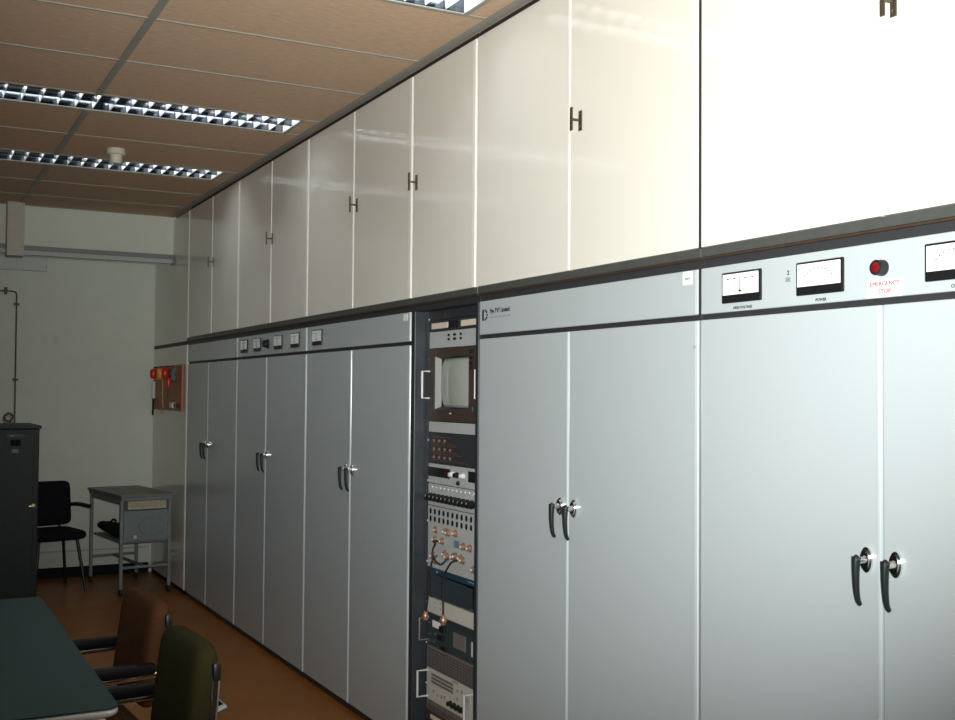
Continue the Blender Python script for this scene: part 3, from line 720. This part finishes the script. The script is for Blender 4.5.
# ------------------------------------------------------------------ cantilever armchairs at the table
def armchair(label, fabric, loc, rz):
    t = thing('cantilever_chair', label, 'chair', loc, rz, 'tube framed armchairs at the green table')
    b = MB(); b.cushion(0, 0, 0, .075, .44, .44, .22, 16); b.xform(Matrix.Translation((0, 0, .445)) @ Matrix.Rotation(PI / 2, 4, 'Y')); b.build('seat', fabric, t, True)
    b = MB(); b.cushion(0, 0, 0, .080, .42, .36, .26, 20, .012); b.xform(Matrix.Translation((.255, 0, .690)) @ Matrix.Rotation(math.radians(7), 4, 'Y')); b.build('backrest', fabric, t, True)
    b = MB()
    for s in (-1, 1):
        y_ = s * .236
        b.tube([(.275, y_, .800), (.272, y_, .74), (.268, y_, .69), (.262, y_, .652), (.255, y_, .640), (.10, y_, .6355), (-.18, y_, .632), (-.245, y_, .62), (-.262, y_, .56), (-.268, y_, .30), (-.268, y_, .06), (-.255, y_, .020), (-.20, y_, .0125), (.18, y_, .0125), (.235, y_ - s * .02, .0125), (.25, y_ - s * .06, .0125)], .0115, 10, 2)
    b.tube([(.25, -.18, .0125), (.25, .18, .0125)], .0115, 10)
    b.tube([(-.262, -.236, .42), (-.262, .236, .42)], .010, 10)
    b.tube([(.310, -.20, .70), (.310, .20, .70)], .009, 10); b.tube([(.268, -.236, .70), (.310, -.20, .70)], .009, 10); b.tube([(.268, .236, .70), (.310, .20, .70)], .009, 10)
    b.build('frame', 'chrome', t, True)
    for s in (-1, 1):
        MB().box(.005, .232, s * .236 - .022, s * .236 + .022, .6480, .680, .008, 3).build('armrest', 'arm_black', t, True)
        b = MB(); b.box(.264, .286, s * .236 - .0125, s * .236 + .0125, .785, .835, .006); b.build('tube_cap', 'black_plastic', t, True)
    b = MB(); b.box(-.262, .15, -.20, .20, .392, .408, .004); b.box(.14, .318, -.03, .03, .395, .405, .003); b.box(.300, .312, -.03, .03, .40, .70, .003); b.build('seat_pan', 'black_metal', t)
    return t
armchair('armchair with a brown backrest at the far side of the green table', 'brown_fabric', (.545, 4.0, FZ), math.radians(4))
armchair('armchair with an olive green backrest, nearer of the two at the green table', 'olive_fabric', (.525, 3.285, FZ), math.radians(2))

# ------------------------------------------------------------------ black chair by the far wall
t = thing('office_chair', 'black upholstered four-legged chair standing by the far wall', 'chair', (1.150, 9.42, FZ), math.radians(103))
b = MB(); b.cushion(0, 0, 0, .080, .44, .44, .28, 16); b.xform(Matrix.Translation((0, 0, .440)) @ Matrix.Rotation(PI / 2, 4, 'Y')); b.build('seat', 'black_fabric', t, True)
b = MB(); b.cushion(0, 0, 0, .055, .46, .36, .22, 20, .02); b.xform(Matrix.Translation((.235, 0, .662)) @ Matrix.Rotation(math.radians(8), 4, 'Y')); b.build('backrest', 'black_fabric', t, True)
for sx, sy in ((-1, -1), (-1, 1), (1, -1), (1, 1)):
    b = MB(); b.tube([(sx * .15, sy * .15, .405), (sx * .215, sy * .20, .0)], .012, 10); b.build('leg', 'black_metal', t, True)
for sy in (-1, 1):
    b = MB(); b.tube([(.15, sy * .16, .400), (.262, sy * .16, .43), (.285, sy * .16, .59)], .010, 10, 1); b.build('back_post', 'black_metal', t, True)
    b = MB(); b.tube([(.268, sy * .225, .640), (.14, sy * .265, .656), (-.10, sy * .265, .652)], .0135, 10, 1, (1.0, 1.4)); b.build('armrest', 'black_plastic', t, True)

# ------------------------------------------------------------------ grey typing trolley
t = thing('trolley_table', 'small grey wheeled trolley table beside the far end of the cabinet row', 'trolley', (1.728, 9.29, FZ), math.radians(8))
MB().box(-.214, .214, -.43, .43, .760, .780, .004).build('top', 'trolley_top', t)
MB().box(-.203, .203, -.42, .42, .733, .7595, .003).build('top_frame', 'trolley_grey', t)
for sx in (-1, 1):
    for sy in (-1, 1):
        x_, y_ = sx * .190, sy * .38
        MB().box(x_ - .0125, x_ + .0125, y_ - .0125, y_ + .0125, .075, .7325, .003).build('leg', 'trolley_grey', t)
        c = MB(); c.m('trolley_grey').box(x_ - .012, x_ + .012, y_ - .014, y_ + .014, .050, .0745, .003)
        c.m('black_rubber').cyl((x_ - .010, y_, .026), (x_ + .010, y_, .026), .026, 18)
        c.build('castor', 'black_rubber', t, True)
for y_ in (-.38, .38): MB().box(-.177, .177, y_ - .009, y_ + .009, .205, .225, .002).build('crossbar', 'trolley_grey', t)
MB().box(-.012, .012, -.37, .37, .207, .222, .002).build('crossbar', 'trolley_grey', t)
MB().box(-.200, -.180, -.36, .36, .703, .7325, .002).build('crossbar', 'trolley_grey', t)
MB().box(-.176, .176, -.36, .366, .398, .412, .002).build('shelf', 'trolley_grey', t)
d = MB().box(-.174, .176, -.392, -.31, .413, .652, .004).build('side_panel', 'trolley_grey', t)
b = MB(); n = 30; ring = [(math.cos(2 * PI * i / n) * .105, math.sin(2 * PI * i / n) * .072) for i in range(n)]
b.m('trolley_top').prism(ring, (.045, -.3925, .525), (1, 0, 0), (0, 0, 1), (0, -1, 0), .003); b.m('trolley_grey').prism([(p * .93, q * .90) for p, q in ring], (.045, -.3956, .525), (1, 0, 0), (0, 0, 1), (0, -1, 0), .001); b.build('embossed_oval', 'trolley_grey', d)
MB().box(-.10, -.075, -.398, -.3925, .437, .462, .002).build('label_holder', 'hatch_paint', d)
dr = MB().box(-.145, .160, -.390, -.25, .660, .728, .003).build('drawer', 'drawer_cream', t)
b = MB()
for k in range(9): b.box(-.115 + k * .028, -.100 + k * .028, -.3925, -.3902, .685, .690)
b.build('vent_slots', 'vent_grey', dr)
o = thing('cloth_bag', 'black soft bag lying on the lower shelf of the grey trolley', 'bag', (1.708, 9.29, FZ + .4125), math.radians(8))
b = MB(); n0 = 12
b.lathe([(.0, -.26), (.045, -.255), (.06, -.15), (.075, 0), (.09, .12), (.085, .2), (.05, .235), (0, .24)], (0, 0, 0), (0, -1, 0), 16)
b.xform(Matrix.Translation((-.085, .06, .060)) @ Matrix.Diagonal((.95, 1.2, .66, 1)))
b.build('bag_body', 'black_fabric', o, True)
b = MB(); b.tube([(-.085, .15, .10), (-.085, .08, .135), (-.085, .01, .125)], .008, 8, 2); b.build('strap', 'black_fabric', o, True)

# ------------------------------------------------------------------ light: tubes above; the camera's own flash
CAM = Vector((0, 0, 1.55))
sp = bpy.data.lights.new('camera_flash', 'SPOT'); sp.energy = 1060; sp.spot_size = math.radians(75); sp.spot_blend = 1.0; sp.shadow_soft_size = .025; sp.color = (.97, 1.0, .985)
so = bpy.data.objects.new('camera_flash', sp); COL.objects.link(so); so.location = (.03, -.01, 1.62)
tgt = Vector((2.046, 3.4, 2.30)); so.rotation_euler = (tgt - so.location).to_track_quat('-Z', 'Y').to_euler()
w = bpy.data.worlds.new('World'); SC.world = w; w.use_nodes = True
w.node_tree.nodes['Background'].inputs[0].default_value = (.9, .95, 1, 1); w.node_tree.nodes['Background'].inputs[1].default_value = 0.0

# ------------------------------------------------------------------ camera
cd = bpy.data.cameras.new('camera'); co = bpy.data.objects.new('camera', cd); COL.objects.link(co)
cd.sensor_fit = 'HORIZONTAL'; cd.sensor_width = 36; cd.lens = 1110 / 955 * 36; cd.clip_start = .05
yaw, pit, rol = math.radians(27.8157), math.radians(1.7501), math.radians(.44126)
co.matrix_world = Matrix.Translation(CAM) @ Matrix.Rotation(-yaw, 4, 'Z') @ Matrix.Rotation(PI / 2 + pit, 4, 'X') @ Matrix.Rotation(rol, 4, 'Z')
SC.camera = co
vs = SC.view_settings; vs.view_transform = 'Standard'; vs.look = 'None'; vs.gamma = 1; vs.use_curve_mapping = False; vs.exposure = 0.0
SC.cycles.use_denoising = True
SC.cycles.max_bounces = 8
